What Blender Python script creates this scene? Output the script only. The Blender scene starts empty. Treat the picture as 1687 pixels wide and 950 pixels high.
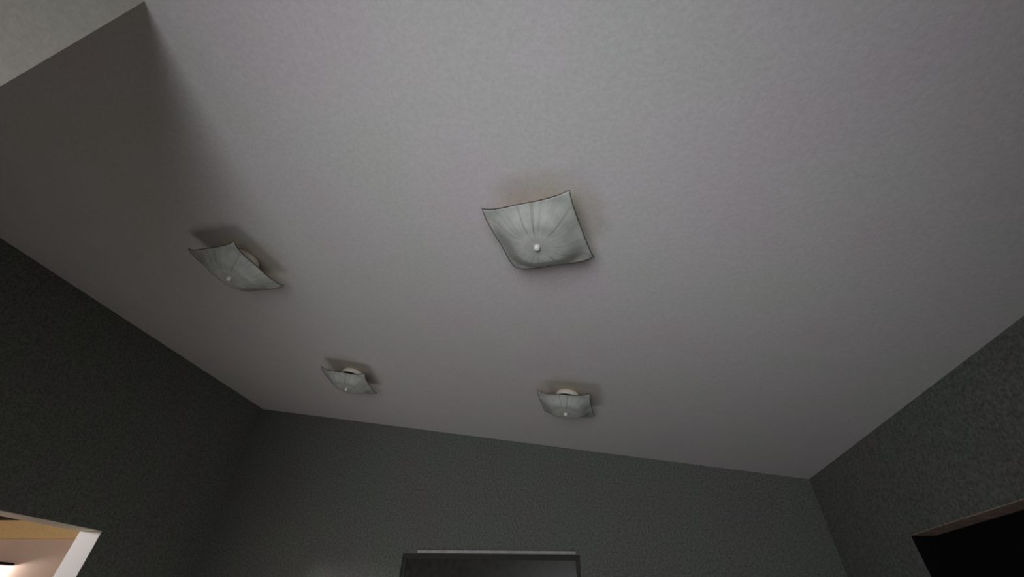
import bpy, bmesh, math, random
from mathutils import Vector, Matrix

random.seed(7)
scn = bpy.context.scene
COL = scn.collection

# ------------------------------------------------------------------ camera
CAM_Z = 1.57
cam_d = bpy.data.cameras.new('camera')
cam_d.sensor_fit = 'HORIZONTAL'
cam_d.sensor_width = 36.0
cam_d.lens = 36.0 * 690.795 / 1687.0
cam_d.clip_start = 0.02
cam = bpy.data.objects.new('camera', cam_d)
COL.objects.link(cam)
rot = (Matrix.Rotation(math.radians(11.280), 3, 'Z') @ Matrix.Rotation(math.radians(129.110), 3, 'X')
       @ Matrix.Rotation(math.radians(2.171), 3, 'Z'))
cam.matrix_world = Matrix.Translation((0, 0, CAM_Z)) @ rot.to_4x4()
scn.camera = cam

# ------------------------------------------------------------------ world, lights, exposure
world = bpy.data.worlds.new('night')
scn.world = world
world.use_nodes = True
world.node_tree.nodes['Background'].inputs[0].default_value = (0.10, 0.11, 0.14, 1)
world.node_tree.nodes['Background'].inputs[1].default_value = 0.004

def lamp(name, loc, power, radius, color):
    d = bpy.data.lights.new(name, 'POINT')
    d.energy = power
    d.shadow_soft_size = radius
    d.color = color
    o = bpy.data.objects.new(name, d)
    o.location = loc
    COL.objects.link(o)
    return o

# unseen lights: main spot behind the viewer, its cone shaped to imitate lens vignetting,
# and a low fill added further in to stand for doorway bounce
def spot(name, loc, aim, power, radius, cone, blend, color):
    d = bpy.data.lights.new(name, 'SPOT')
    d.energy = power
    d.shadow_soft_size = radius
    d.spot_size = math.radians(cone)
    d.spot_blend = blend
    d.color = color
    o = bpy.data.objects.new(name, d)
    o.location = loc
    o.rotation_euler = Vector(aim).to_track_quat('-Z', 'Y').to_euler()
    COL.objects.link(o)
    return o

spot('unseen_main_spot', (-0.32, -1.28, 1.20), (-0.005, 0.895, 0.340), 192.0, 0.76, 92.0, 1.0, (0.985, 0.985, 1.0))
lamp('doorway_bounce_fill', (-2.1, 2.75, 0.40), 20.0, 0.75, (1.0, 0.93, 0.84))
# ceiling light of the lit room beyond the left doorway
lamp('next_room_light', (-5.60, 1.25, 2.20), 182.0, 0.14, (1.0, 0.935, 0.89))

vs = scn.view_settings
vs.view_transform = 'Standard'
vs.look = 'None'
vs.exposure = 0.0
vs.gamma = 1.0
vs.use_curve_mapping = False

# ------------------------------------------------------------------ room measures
XL, XR, YB, YR = -3.633, 1.737, 4.0, -3.0       # inner wall faces
SL = -0.1560                                     # ceiling falls to the right
C0 = CAM_Z + 1.2962
def ceil_z(x): return C0 + SL * x
HEAD = CAM_Z + 0.481                             # head height of every opening
T = 0.193                                        # wall thickness

# ------------------------------------------------------------------ material helpers
def new_mat(name):
    m = bpy.data.materials.new(name)
    m.use_nodes = True
    nt = m.node_tree
    return m, nt, nt.nodes['Principled BSDF']

def noise(nt, scale, detail=3.0, rough=0.6, coord='Object'):
    tc = nt.nodes.new('ShaderNodeTexCoord')
    n = nt.nodes.new('ShaderNodeTexNoise')
    n.inputs['Scale'].default_value = scale
    n.inputs['Detail'].default_value = detail
    n.inputs['Roughness'].default_value = rough
    nt.links.new(tc.outputs[coord], n.inputs['Vector'])
    return n

def ramp(nt, src, stops):
    r = nt.nodes.new('ShaderNodeValToRGB')
    els = r.color_ramp.elements
    while len(els) < len(stops): els.new(0.5)
    for e, (p, c) in zip(els, stops):
        e.position = p
        e.color = (c[0], c[1], c[2], 1)
    nt.links.new(src, r.inputs[0])
    return r

def mixc(nt, a, b, fac, mode='MIX'):
    m = nt.nodes.new('ShaderNodeMix')
    m.data_type = 'RGBA'
    m.blend_type = mode
    for sock, v in ((m.inputs[0], fac), (m.inputs[6], a), (m.inputs[7], b)):
        if hasattr(v, 'is_linked') or hasattr(v, 'links'): nt.links.new(v, sock)
        elif isinstance(v, (int, float)): sock.default_value = v
        else: sock.default_value = (v[0], v[1], v[2], 1)
    return m.outputs[2]

def paint(name, col, rough=0.85, grain=0.12, grain_scale=55.0, tint=0.06, bump=0.12, spec=0.2):
    """painted, finely stippled plaster: grain and a faint uneven tint"""
    m, nt, p = new_mat(name)
    g = noise(nt, grain_scale, 4.0, 0.75)
    lo = [max(0, c * (1 - grain)) for c in col]
    hi = [c * (1 + grain) for c in col]
    r = ramp(nt, g.outputs['Fac'], [(0.30, lo), (0.70, hi)])
    t = noise(nt, 2.2, 2.0, 0.5)
    tr = ramp(nt, t.outputs['Fac'], [(0.36, (1 - tint, 1, 1 - tint * 0.8)), (0.5, (1, 1, 1)), (0.64, (1, 1 - tint, 1))])
    c = mixc(nt, r.outputs[0], tr.outputs[0], 1.0, 'MULTIPLY')
    nt.links.new(c, p.inputs['Base Color'])
    p.inputs['Roughness'].default_value = rough
    p.inputs['Specular IOR Level'].default_value = spec
    b = nt.nodes.new('ShaderNodeBump')
    b.inputs['Strength'].default_value = bump
    b.inputs['Distance'].default_value = 0.01
    nt.links.new(g.outputs['Fac'], b.inputs['Height'])
    nt.links.new(b.outputs[0], p.inputs['Normal'])
    return m, nt, p, c

def plain(name, col, rough=0.6, metal=0.0, spec=0.4, grain=0.05, scale=30.0):
    m, nt, p = new_mat(name)
    g = noise(nt, scale, 3.0)
    r = ramp(nt, g.outputs['Fac'], [(0.3, [c * (1 - grain) for c in col]), (0.7, [c * (1 + grain) for c in col])])
    nt.links.new(r.outputs[0], p.inputs['Base Color'])
    p.inputs['Roughness'].default_value = rough
    p.inputs['Metallic'].default_value = metal
    p.inputs['Specular IOR Level'].default_value = spec
    return m

M_WALL = paint('grey_green_wall_paint', (0.166, 0.177, 0.164), 0.8, 0.48, 62.0, 0.06)[0]
M_NEAR = paint('beige_wall_paint', (0.735, 0.69, 0.63), 0.85, 0.09, 60.0, 0.05)[0]
M_NEXT = paint('next_room_wall_paint', (0.62, 0.475, 0.385), 0.85, 0.06, 30.0, 0.03)[0]
M_SOFFIT = paint('ochre_soffit_paint', (0.72, 0.52, 0.25), 0.8, 0.08, 26.0, 0.03)[0]
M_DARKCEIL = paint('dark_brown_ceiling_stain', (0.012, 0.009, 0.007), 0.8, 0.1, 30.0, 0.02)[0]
M_JAMB = paint('white_jamb_paint', (0.66, 0.665, 0.70), 0.55, 0.03, 40.0, 0.03, 0.03)[0]
M_BROWN = plain('dark_brown_trim_wood', (0.48, 0.36, 0.31), 0.6, 0, 0.25, 0.25, 18)
M_BLACK = plain('black_door_paint', (0.008, 0.007, 0.009), 0.8, 0, 0.1, 0.1, 20)
M_RAIL = plain('pale_rail_paint', (0.52, 0.50, 0.52), 0.6, 0, 0.3, 0.15, 12)
M_FRAME = plain('dark_window_frame', (0.055, 0.055, 0.051), 0.7, 0, 0.2)
M_FLOOR = plain('brown_carpet', (0.11, 0.095, 0.08), 0.95, 0, 0.1, 0.2, 80)

def fixture_mount(u, v):
    """point on the sloped ceiling from distances along its slope and along y"""
    n = Vector((-SL, 0, 1)).normalized()
    ux = Vector((1, 0, SL)).normalized()
    p = ux * u + Vector((0, v, 0)) + n * (1.2962 / math.sqrt(1 + SL * SL))
    return p + Vector((0, 0, CAM_Z))

FIX = [  # u, v, turn in degrees, label
    (-0.316, 1.163, -13.0, 'large square bent-glass ceiling light nearest the viewer, in mid ceiling'),
    (-2.042, 1.427, -9.0, 'square glass ceiling light on the far left, pale canopy showing past its right edge'),
    (-2.050, 2.780, 9.0, 'small square glass ceiling light near the left back corner, dish seen edge-on'),
    (-0.326, 2.800, -4.0, 'square glass ceiling light closest to the back wall, above the dark window'),
]

# ceiling paint: off-white, yellower and darker round the four light fittings
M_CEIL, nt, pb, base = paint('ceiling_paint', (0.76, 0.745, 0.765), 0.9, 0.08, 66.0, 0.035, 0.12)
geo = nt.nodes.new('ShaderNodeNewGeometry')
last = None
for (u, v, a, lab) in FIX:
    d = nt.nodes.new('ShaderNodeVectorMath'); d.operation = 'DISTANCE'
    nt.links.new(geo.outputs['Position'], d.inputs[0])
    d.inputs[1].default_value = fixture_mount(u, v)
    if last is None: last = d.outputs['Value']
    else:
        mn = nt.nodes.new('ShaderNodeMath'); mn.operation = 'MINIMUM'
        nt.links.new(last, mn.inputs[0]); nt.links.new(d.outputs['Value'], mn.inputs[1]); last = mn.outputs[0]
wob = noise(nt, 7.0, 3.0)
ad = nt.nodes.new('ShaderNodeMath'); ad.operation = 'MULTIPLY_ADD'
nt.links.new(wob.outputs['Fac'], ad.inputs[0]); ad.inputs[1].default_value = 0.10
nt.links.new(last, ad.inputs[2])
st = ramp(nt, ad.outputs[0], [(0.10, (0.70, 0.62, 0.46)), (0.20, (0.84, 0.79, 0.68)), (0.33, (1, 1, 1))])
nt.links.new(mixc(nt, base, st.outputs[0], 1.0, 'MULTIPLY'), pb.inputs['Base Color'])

# ------------------------------------------------------------------ mesh helpers
def prism(bm, pts, vec):
    """closed prism: polygon pts (3D) swept along vec"""
    a = [bm.verts.new(p) for p in pts]
    b = [bm.verts.new(Vector(p) + Vector(vec)) for p in pts]
    n = len(a)
    bm.faces.new(a); bm.faces.new(list(reversed(b)))
    for i in range(n):
        bm.faces.new((a[i], b[i], b[(i + 1) % n], a[(i + 1) % n]))

def box(bm, x0, x1, y0, y1, z0, z1):
    prism(bm, [(x0, y0, z0), (x1, y0, z0), (x1, y1, z0), (x0, y1, z0)], (0, 0, z1 - z0))

def obj(name, bm, mat, parent=None, bevel=0.0, smooth=False):
    bmesh.ops.recalc_face_normals(bm, faces=bm.faces[:])
    me = bpy.data.meshes.new(name)
    bm.to_mesh(me); bm.free()
    me.materials.append(mat)
    if smooth:
        for p in me.polygons: p.use_smooth = True
    o = bpy.data.objects.new(name, me)
    COL.objects.link(o)
    if parent: o.parent = parent
    if bevel:
        md = o.modifiers.new('bevel', 'BEVEL'); md.width = bevel; md.segments = 2; md.limit_method = 'ANGLE'
    return o

def struct(name, bm, mat, label=None, cat=None, parent=None, bevel=0.0):
    o = obj(name, bm, mat, parent, bevel)
    if parent is None:
        o['kind'] = 'structure'
        if label: o['label'] = label
        if cat: o['category'] = cat
    return o

def lathe(bm, prof, seg=32, cx=0, cy=0):
    rings = []
    for r, z in prof:
        if r < 1e-6: rings.append([bm.verts.new((cx, cy, z))])
        else: rings.append([bm.verts.new((cx + r * math.cos(2 * math.pi * i / seg), cy + r * math.sin(2 * math.pi * i / seg), z)) for i in range(seg)])
    for A, B in zip(rings, rings[1:]):
        for i in range(seg):
            j = (i + 1) % seg
            q = [A[i % len(A)], A[j % len(A)], B[j % len(B)], B[i % len(B)]]
            u = []
            for w in q:
                if w not in u: u.append(w)
            if len(u) > 2: bm.faces.new(u)

# ------------------------------------------------------------------ the setting
bm = bmesh.new(); box(bm, XL - T, XR + T, YR - T, YB + T, -0.1, 0.0)
struct('floor', bm, M_FLOOR, 'brown carpet floor of the dim room', 'floor')

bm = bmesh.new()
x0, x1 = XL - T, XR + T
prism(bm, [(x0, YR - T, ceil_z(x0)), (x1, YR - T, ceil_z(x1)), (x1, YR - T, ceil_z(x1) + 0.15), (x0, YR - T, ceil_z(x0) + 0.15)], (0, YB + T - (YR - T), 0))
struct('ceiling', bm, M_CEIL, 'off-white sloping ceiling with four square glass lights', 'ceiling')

# left wall with the lit doorway
LD0, LD1 = 2.10, 2.980
bm = bmesh.new()
def lw(y0, y1, z0, z1=None):
    zt = lambda x: ceil_z(x) if z1 is None else z1
    prism(bm, [(XL, y0, z0), (XL - T, y0, z0), (XL - T, y0, zt(XL - T)), (XL, y0, zt(XL))], (0, y1 - y0, 0))
lw(0.089, LD0, 0); lw(LD1, YB, 0); lw(LD0, LD1, HEAD)
struct('wall_left', bm, M_WALL, 'dark grey-green left wall with the lit doorway', 'wall')

# back wall with the dark window
WX0, WX1, WZ0 = -1.663, -0.160, 0.92
bm = bmesh.new()
def bw(xa, xb, z0, z1=None):
    if z1 is None: pts = [(xa, YB, z0), (xb, YB, z0), (xb, YB, ceil_z(xb)), (xa, YB, ceil_z(xa))]
    else: pts = [(xa, YB, z0), (xb, YB, z0), (xb, YB, z1), (xa, YB, z1)]
    prism(bm, pts, (0, T, 0))
bw(XL - T, WX0, 0); bw(WX1, XR + T, 0); bw(WX0, WX1, 0, WZ0); bw(WX0, WX1, HEAD)
struct('wall_back', bm, M_WALL, 'dark grey-green back wall above the dark window', 'wall')

# right wall with the black doorway
RD0, RD1 = 2.10, 3.058
bm = bmesh.new()
def rw(y0, y1, z0, z1=None):
    zt = lambda x: ceil_z(x) if z1 is None else z1
    prism(bm, [(XR, y0, z0), (XR + T, y0, z0), (XR + T, y0, zt(XR + T)), (XR, y0, zt(XR))], (0, y1 - y0, 0))
rw(YR, RD0, 0); rw(RD1, YB, 0); rw(RD0, RD1, HEAD)
struct('wall_right', bm, M_WALL, 'dark grey-green right wall with the black doorway', 'wall')

# wall block on the near left, its vertical edge showing in the top left corner
NX, NY, NT = -1.2555, 0.239, 0.15
bm = bmesh.new()
prism(bm, [(NX, YR, 0), (NX - NT, YR, 0), (NX - NT, YR, ceil_z(NX - NT)), (NX, YR, ceil_z(NX))], (0, NY - YR, 0))
prism(bm, [(NX - NT, NY - NT, 0), (XL - T, NY - NT, 0), (XL - T, NY - NT, ceil_z(XL - T)), (NX - NT, NY - NT, ceil_z(NX - NT))], (0, NT, 0))
struct('wall_near_left', bm, M_NEAR, 'pale beige wall end in the top left corner of the picture', 'wall')

bm = bmesh.new()
prism(bm, [(NX - NT, YR, 0), (XR + T, YR, 0), (XR + T, YR, ceil_z(XR + T)), (NX - NT, YR, ceil_z(NX - NT))], (0, -T, 0))
struct('wall_rear', bm, M_WALL, 'dark grey-green wall behind the viewer', 'wall')

# doorway in the left wall: white lining
def empty(name, loc, label=None, cat=None, group=None, kind=None):
    o = bpy.data.objects.new(name, None)
    o.empty_display_size = 0.1
    o.location = loc
    COL.objects.link(o)
    if label: o['label'] = label
    if cat: o['category'] = cat
    if group: o['group'] = group
    if kind: o['kind'] = kind
    return o

d1 = empty('door_1', (0, 0, 0), 'lit doorway with white lining at the lower left', 'doorway', kind='structure')
LT = 0.004
for y in (LD0, LD1 - LT):
    bm = bmesh.new(); box(bm, XL - T - 0.002, XL + 0.002, y, y + LT, 0, HEAD - LT); obj('jamb', bm, M_JAMB, d1, 0.002)
bm = bmesh.new(); box(bm, XL - T - 0.002, XL + 0.002, LD0, LD1, HEAD - LT, HEAD)
obj('head_lining', bm, paint('cream_head_paint', (0.82, 0.76, 0.62), 0.6, 0.05, 40, 0.03, 0.03)[0], d1, 0.002)

# doorway in the right wall: black door set back in a dark brown frame
d2 = empty('door_2', (0, 0, 0), 'black doorway on the right wall, dark brown strip over it', 'doorway', kind='structure')
for y in (RD0, RD1 - LT):
    bm = bmesh.new(); box(bm, XR - 0.002, XR + T, y, y + LT, 0, HEAD - LT); obj('jamb', bm, M_BLACK, d2, 0.002)
bm = bmesh.new(); box(bm, XR - 0.002, XR + T, RD0, RD1, HEAD - LT, HEAD); obj('head_lining', bm, M_BROWN, d2, 0.002)
bm = bmesh.new(); box(bm, XR + 0.11, XR + 0.15, RD0 + LT + 0.003, RD1 - LT - 0.003, 0.008, HEAD - LT - 0.003)
leaf = obj('door_leaf', bm, M_BLACK, d2, 0.003)
for z0, z1 in ((0.2, 0.95), (1.1, 1.85)):
    bm = bmesh.new(); box(bm, XR + 0.102, XR + 0.11, RD0 + 0.16, RD1 - 0.16, z0, z1); obj('panel', bm, M_BLACK, leaf, 0.006)
bm = bmesh.new()
lathe(bm, [(0, 0), (0.012, 0), (0.012, 0.03), (0.026, 0.04), (0.03, 0.055), (0.022, 0.07), (0, 0.074)], 20)
bmesh.ops.transform(bm, matrix=Matrix.Translation((XR + 0.11, RD0 + 0.08, 1.0)) @ Matrix.Rotation(math.radians(-90), 4, 'Y'), verts=bm.verts[:])
obj('door_knob', bm, plain('dark_brass', (0.10, 0.075, 0.04), 0.4, 1.0), leaf, smooth=True)

# window in the back wall: dark night glass, pale rail along its head
m, ntg, p = new_mat('night_window_glass')
p.inputs['Base Color'].default_value = (0.012, 0.013, 0.012, 1)
p.inputs['Roughness'].default_value = 0.30
p.inputs['IOR'].default_value = 1.5
g = noise(ntg, 26.0, 3.0)
r = ramp(ntg, g.outputs['Fac'], [(0.35, (0.026, 0.027, 0.025)), (0.65, (0.044, 0.045, 0.041))])
ntg.links.new(r.outputs[0], p.inputs['Base Color'])
M_GLASSW = m
w1 = empty('window_1', (0, 0, 0), 'dark window in the back wall with a pale strip along its top', 'window', kind='structure')
fw = 0.035
for xa, xb in ((WX0, WX0 + fw), (WX1 - fw, WX1)):
    bm = bmesh.new(); box(bm, xa, xb, YB + 0.014, YB + 0.06, WZ0 + fw, HEAD - fw); obj('stile', bm, M_FRAME, w1, 0.002)
for za, zb in ((WZ0, WZ0 + fw), (HEAD - fw, HEAD)):
    bm = bmesh.new(); box(bm, WX0, WX1, YB + 0.014, YB + 0.06, za, zb); obj('rail', bm, M_FRAME, w1, 0.002)
for xa, xb in ((WX0 + fw, WX1 - fw),):
    bm = bmesh.new(); box(bm, xa, xb, YB + 0.020, YB + 0.028, WZ0 + fw, HEAD - fw); obj('pane', bm, M_GLASSW, w1)
bm = bmesh.new(); box(bm, WX0 + 0.13, WX1 - 0.03, YB - 0.014, YB + 0.002, HEAD + 0.004, HEAD + 0.026); obj('head_rail', bm, M_RAIL, w1, 0.003)
bm = bmesh.new(); box(bm, WX0 - 0.03, WX1 + 0.03, YB - 0.03, YB + 0.014, WZ0 - 0.03, WZ0); obj('window_sill', bm, M_WALL, w1, 0.004)

# ------------------------------------------------------------------ the lit room beyond the left doorway
NB = 5.40                       # its far wall
NXL, NZ = -9.2, CAM_Z + 1.0
bm = bmesh.new(); box(bm, NXL, XL - T, 0.0, NB, -0.1, 0.0)
struct('floor_beyond', bm, M_FLOOR, 'floor of the lit room beyond the left doorway', 'floor')
bm = bmesh.new(); box(bm, NXL, XL - T, 0.0, NB, NZ, NZ + 0.1)
struct('ceiling_beyond', bm, M_DARKCEIL, 'dark ceiling corner of the lit room beyond the left doorway', 'ceiling')
bm = bmesh.new(); box(bm, NXL, XL - T, NB, NB + 0.1, -0.1, NZ + 0.1)
struct('wall_beyond_back', bm, M_NEXT, 'warm pinkish-brown lit wall seen through the left doorway', 'wall')
bm = bmesh.new(); box(bm, NXL, XL - T, -0.1, 0.0, -0.1, NZ + 0.1)
struct('wall_beyond_front', bm, M_NEXT, 'near wall of the lit room beyond the left doorway', 'wall')
bm = bmesh.new(); box(bm, NXL - 0.1, NXL, -0.1, NB + 0.1, -0.1, NZ + 0.1)
struct('wall_beyond_left', bm, M_NEXT, 'far left wall of the lit room beyond the left doorway', 'wall')
bm = bmesh.new(); box(bm, XL - T, XL - T + 0.1, YB + T, NB + 0.1, -0.1, NZ + 0.1)
struct('wall_beyond_right', bm, M_NEXT, 'right wall of the lit room beyond the left doorway', 'wall')
bm = bmesh.new(); box(bm, NXL, XL - T, NB - 0.03, NB, CAM_Z + 0.772, NZ)
struct('trim_1', bm, M_SOFFIT, 'ochre band along the top of the wall beyond the left doorway', 'trim', bevel=0.006)

# wall lamp with dark hood, lighting the wall below it
wl = empty('wall_lamp', (-8.02, NB, CAM_Z + 0.43), 'dark hooded wall lamp beyond the left doorway at the picture edge', 'lamp')
bm = bmesh.new(); box(bm, -0.34, 0.34, -0.17, 0.0, 0.035, 0.065); obj('hood', bm, M_BLACK, wl, 0.008)
bm = bmesh.new(); box(bm, -0.32, 0.04, -0.02, 0.0, -0.05, 0.035); obj('back_plate', bm, M_JAMB, wl, 0.004)
for k in (-0.20, 0.0):
    bm = bmesh.new()
    lathe(bm, [(0, 0.033), (0.014, 0.033), (0.016, 0.015), (0.03, -0.005), (0.034, -0.03), (0.024, -0.055), (0, -0.064)], 20, k, -0.12)
    me_, nte, pe = new_mat('lit_bulb')
    pe.inputs['Base Color'].default_value = (0.9, 0.85, 0.8, 1)
    pe.inputs['Emission Color'].default_value = (1.0, 0.88, 0.85, 1)
    pe.inputs['Emission Strength'].default_value = 430.0
    obj('bulb', bm, me_, wl, smooth=True)

# ------------------------------------------------------------------ ceiling lights
# bent glass: greyish-green, faint fan of etched lines from the middle, darker centre with a paler ring round it
M_GLASS = bpy.data.materials.new('etched_grey_green_glass')
M_GLASS.use_nodes = True
nt = M_GLASS.node_tree
nt.nodes.remove(nt.nodes['Principled BSDF'])
out = nt.nodes['Material Output']
tc = nt.nodes.new('ShaderNodeTexCoord')
sep = nt.nodes.new('ShaderNodeSeparateXYZ'); nt.links.new(tc.outputs['Object'], sep.inputs[0])
at = nt.nodes.new('ShaderNodeMath'); at.operation = 'ARCTAN2'
nt.links.new(sep.outputs[1], at.inputs[0]); nt.links.new(sep.outputs[0], at.inputs[1])
cmb = nt.nodes.new('ShaderNodeCombineXYZ'); nt.links.new(at.outputs[0], cmb.inputs[0])
ns = nt.nodes.new('ShaderNodeTexNoise'); ns.inputs['Scale'].default_value = 9.0; ns.inputs['Detail'].default_value = 4.0
nt.links.new(cmb.outputs[0], ns.inputs['Vector'])
lines = ramp(nt, ns.outputs['Fac'], [(0.36, (0.55, 0.57, 0.54)), (0.47, (0.92, 0.94, 0.92)), (0.62, (1, 1, 1))])
ln = nt.nodes.new('ShaderNodeVectorMath'); ln.operation = 'LENGTH'
cxy = nt.nodes.new('ShaderNodeCombineXYZ'); nt.links.new(sep.outputs[0], cxy.inputs[0]); nt.links.new(sep.outputs[1], cxy.inputs[1])
nt.links.new(cxy.outputs[0], ln.inputs[0])
rad = ramp(nt, ln.outputs['Value'], [(0.015, (0.66, 0.68, 0.66)), (0.06, (0.82, 0.84, 0.82)), (0.105, (0.68, 0.70, 0.68)), (0.24, (0.64, 0.655, 0.635))])
inner = ramp(nt, ln.outputs['Value'], [(0.03, (0, 0, 0)), (0.08, (1, 1, 1)), (0.20, (0.35, 0.35, 0.35))])
lc = mixc(nt, (1, 1, 1), lines.outputs[0], inner.outputs[0])
gc = mixc(nt, rad.outputs[0], lc, 1.0, 'MULTIPLY')
cl = noise(nt, 22.0, 3.0)
clr = ramp(nt, cl.outputs['Fac'], [(0.35, (0.90, 0.92, 0.90)), (0.65, (1.06, 1.06, 1.06))])
gc = mixc(nt, gc, clr.outputs[0], 1.0, 'MULTIPLY')
dif = nt.nodes.new('ShaderNodeBsdfDiffuse'); nt.links.new(gc, dif.inputs[0])
tl = nt.nodes.new('ShaderNodeBsdfTranslucent'); nt.links.new(gc, tl.inputs[0])
tp = nt.nodes.new('ShaderNodeBsdfTransparent'); tp.inputs[0].default_value = (0.80, 0.84, 0.80, 1)
gl = nt.nodes.new('ShaderNodeBsdfGlossy'); gl.inputs['Roughness'].default_value = 0.30
fr = nt.nodes.new('ShaderNodeFresnel'); fr.inputs[0].default_value = 1.35
def mixs(a, b, f):
    mx = nt.nodes.new('ShaderNodeMixShader')
    if isinstance(f, float): mx.inputs[0].default_value = f
    else: nt.links.new(f, mx.inputs[0])
    nt.links.new(a, mx.inputs[1]); nt.links.new(b, mx.inputs[2])
    return mx.outputs[0]
s = mixs(dif.outputs[0], tl.outputs[0], 0.06)
s = mixs(s, tp.outputs[0], 0.10)
s = mixs(s, gl.outputs[0], fr.outputs[0])
nt.links.new(s, out.inputs['Surface'])

M_RIM = plain('dark_glass_edge', (0.075, 0.075, 0.062), 0.4, 0, 0.5)
M_CANOPY = plain('cream_enamel', (0.88, 0.83, 0.74), 0.30, 0, 0.5, 0.03)
M_INSIDE = plain('brown_canopy_inside', (0.05, 0.035, 0.02), 0.8)
M_BULB = plain('frosted_white_bulb', (0.75, 0.72, 0.62), 0.4, 0, 0.5)
M_SOCKET = plain('brown_socket', (0.10, 0.075, 0.045), 0.6)
M_NICKEL = plain('white_enamel_knob', (0.93, 0.93, 0.91), 0.22, 0.0, 0.9, 0.01)
M_ROD = plain('brass_rod', (0.35, 0.27, 0.14), 0.4, 1.0)

HALF = 0.177           # half side of the glass
BASE = -0.150          # bottom of the dish below the ceiling
def dish_z(x, y):
    """flat rounded-square base, sides folded up to a square rim, corners a little higher"""
    ax, ay = abs(x) / HALF, abs(y) / HALF
    m = (ax ** 3.2 + ay ** 3.2) ** (1 / 3.2)
    t = min(1.0, max(0.0, (m - 0.50) / 0.52))
    rise = 0.050 * t * t * (3 - 2 * t)
    rise += 0.018 * (ax * ay) ** 6
    rise += 0.0012 * t * math.cos(8 * math.atan2(y, x) + 0.6)
    return BASE + rise + 0.004 * min(1.0, math.hypot(x, y) / 0.09) ** 2

def fixture(u, v, turn, label):
    root = empty('ceiling_light', (0, 0, 0), label, 'light fixture', 'square glass ceiling lights')
    p = fixture_mount(u, v)
    tilt = Matrix.Rotation(math.atan(-SL), 4, 'Y')
    root.matrix_world = Matrix.Translation(p) @ tilt @ Matrix.Rotation(math.radians(turn), 4, 'Z')
    return root

def build_fixture(root):
    # glass dish
    N = 40
    bm = bmesh.new()
    def warp(i): 
        return -1 + 2 * i / N
    grid = [[None] * (N + 1) for _ in range(N + 1)]
    for i in range(N + 1):
        for j in range(N + 1):
            x, y = warp(i) * HALF, warp(j) * HALF
            # side middles drawn in a little by the fold
            k = 1 - 0.018 * max(0, 1 - abs(y) / HALF) * (abs(x) / HALF) ** 3
            k2 = 1 - 0.018 * max(0, 1 - abs(x) / HALF) * (abs(y) / HALF) ** 3
            grid[i][j] = bm.verts.new((x * k, y * k2, dish_z(x, y)))
    rim = []
    for i in range(N): rim.append(grid[i][0].co.copy())
    for j in range(N): rim.append(grid[N][j].co.copy())
    for i in range(N, 0, -1): rim.append(grid[i][N].co.copy())
    for j in range(N, 0, -1): rim.append(grid[0][j].co.copy())
    for i in range(N):
        for j in range(N):
            bm.faces.new((grid[i][j], grid[i + 1][j], grid[i + 1][j + 1], grid[i][j + 1]))
    g = obj('glass_dish', bm, M_GLASS, root, smooth=True)
    sm = g.modifiers.new('thickness', 'SOLIDIFY'); sm.thickness = 0.004; sm.offset = 0.0
    # dark cut edge of the glass
    bm = bmesh.new()
    n = len(rim)
    rr = 0.0021
    rings = []
    for i in range(n):
        t = (rim[(i + 1) % n] - rim[i - 1]).normalized()
        s_ = t.cross(Vector((0, 0, 1))).normalized(); w = s_.cross(t)
        rings.append([bm.verts.new(rim[i] + s_ * rr * math.cos(a) + w * rr * 1.2 * math.sin(a)) for a in [k * math.pi / 3 for k in range(6)]])
    for i in range(n):
        A, B = rings[i], rings[(i + 1) % n]
        for k in range(6): bm.faces.new((A[k], A[(k + 1) % 6], B[(k + 1) % 6], B[k]))
    obj('glass_edge', bm, M_RIM, g, smooth=True)
    # canopy cup against the ceiling
    bm = bmesh.new()
    lathe(bm, [(0.0, -0.001), (0.068, -0.001), (0.081, -0.006), (0.088, -0.022), (0.090, -0.042), (0.087, -0.046), (0.083, -0.042), (0.080, -0.024)], 48)
    can = obj('canopy', bm, M_CANOPY, root, smooth=True)
    bm = bmesh.new()
    lathe(bm, [(0.0, -0.020), (0.0795, -0.020), (0.0795, -0.023), (0.0, -0.023)], 48)
    obj('canopy_inside', bm, M_INSIDE, can)
    # rod, finial
    bm = bmesh.new(); lathe(bm, [(0, -0.023), (0.004, -0.023), (0.004, BASE - 0.003), (0, BASE - 0.003)], 16)
    obj('rod', bm, M_ROD, root, smooth=True)
    bm = bmesh.new()
    zb = BASE - 0.002
    lathe(bm, [(0, zb), (0.013, zb), (0.014, zb - 0.003), (0.011, zb - 0.004), (0.0122, zb - 0.007), (0.0125, zb - 0.010), (0.0110, zb - 0.014), (0.006, zb - 0.017), (0, zb - 0.018)], 28)
    obj('finial', bm, M_NICKEL, root, smooth=True)
    # two lamp holders with unlit bulbs
    for sgn in (-1, 1):
        bm = bmesh.new()
        lathe(bm, [(0, 0), (0.017, 0), (0.017, 0.022), (0.015, 0.024), (0, 0.024)], 20)
        Mx = Matrix.Translation((0.016 * sgn, 0, -0.068)) @ Matrix.Rotation(math.radians(90 * sgn), 4, 'Y')
        bmesh.ops.transform(bm, matrix=Mx, verts=bm.verts[:])
        so = obj('lamp_holder', bm, M_SOCKET, root, smooth=True)
        bm = bmesh.new()
        lathe(bm, [(0, 0.022), (0.012, 0.022), (0.013, 0.032), (0.020, 0.046), (0.0235, 0.060), (0.021, 0.074), (0.012, 0.083), (0, 0.086)], 24)
        bmesh.ops.transform(bm, matrix=Mx, verts=bm.verts[:])
        obj('bulb', bm, M_BULB, root, smooth=True)

def copy_tree(o, parent):
    for ch in list(o.children):
        c = ch.copy(); COL.objects.link(c); c.parent = parent
        for gch in ch.children:
            d = gch.copy(); COL.objects.link(d); d.parent = c

first = None
for f in FIX:
    root = fixture(*f)
    if first is None:
        build_fixture(root); first = root
    else:
        copy_tree(first, root)
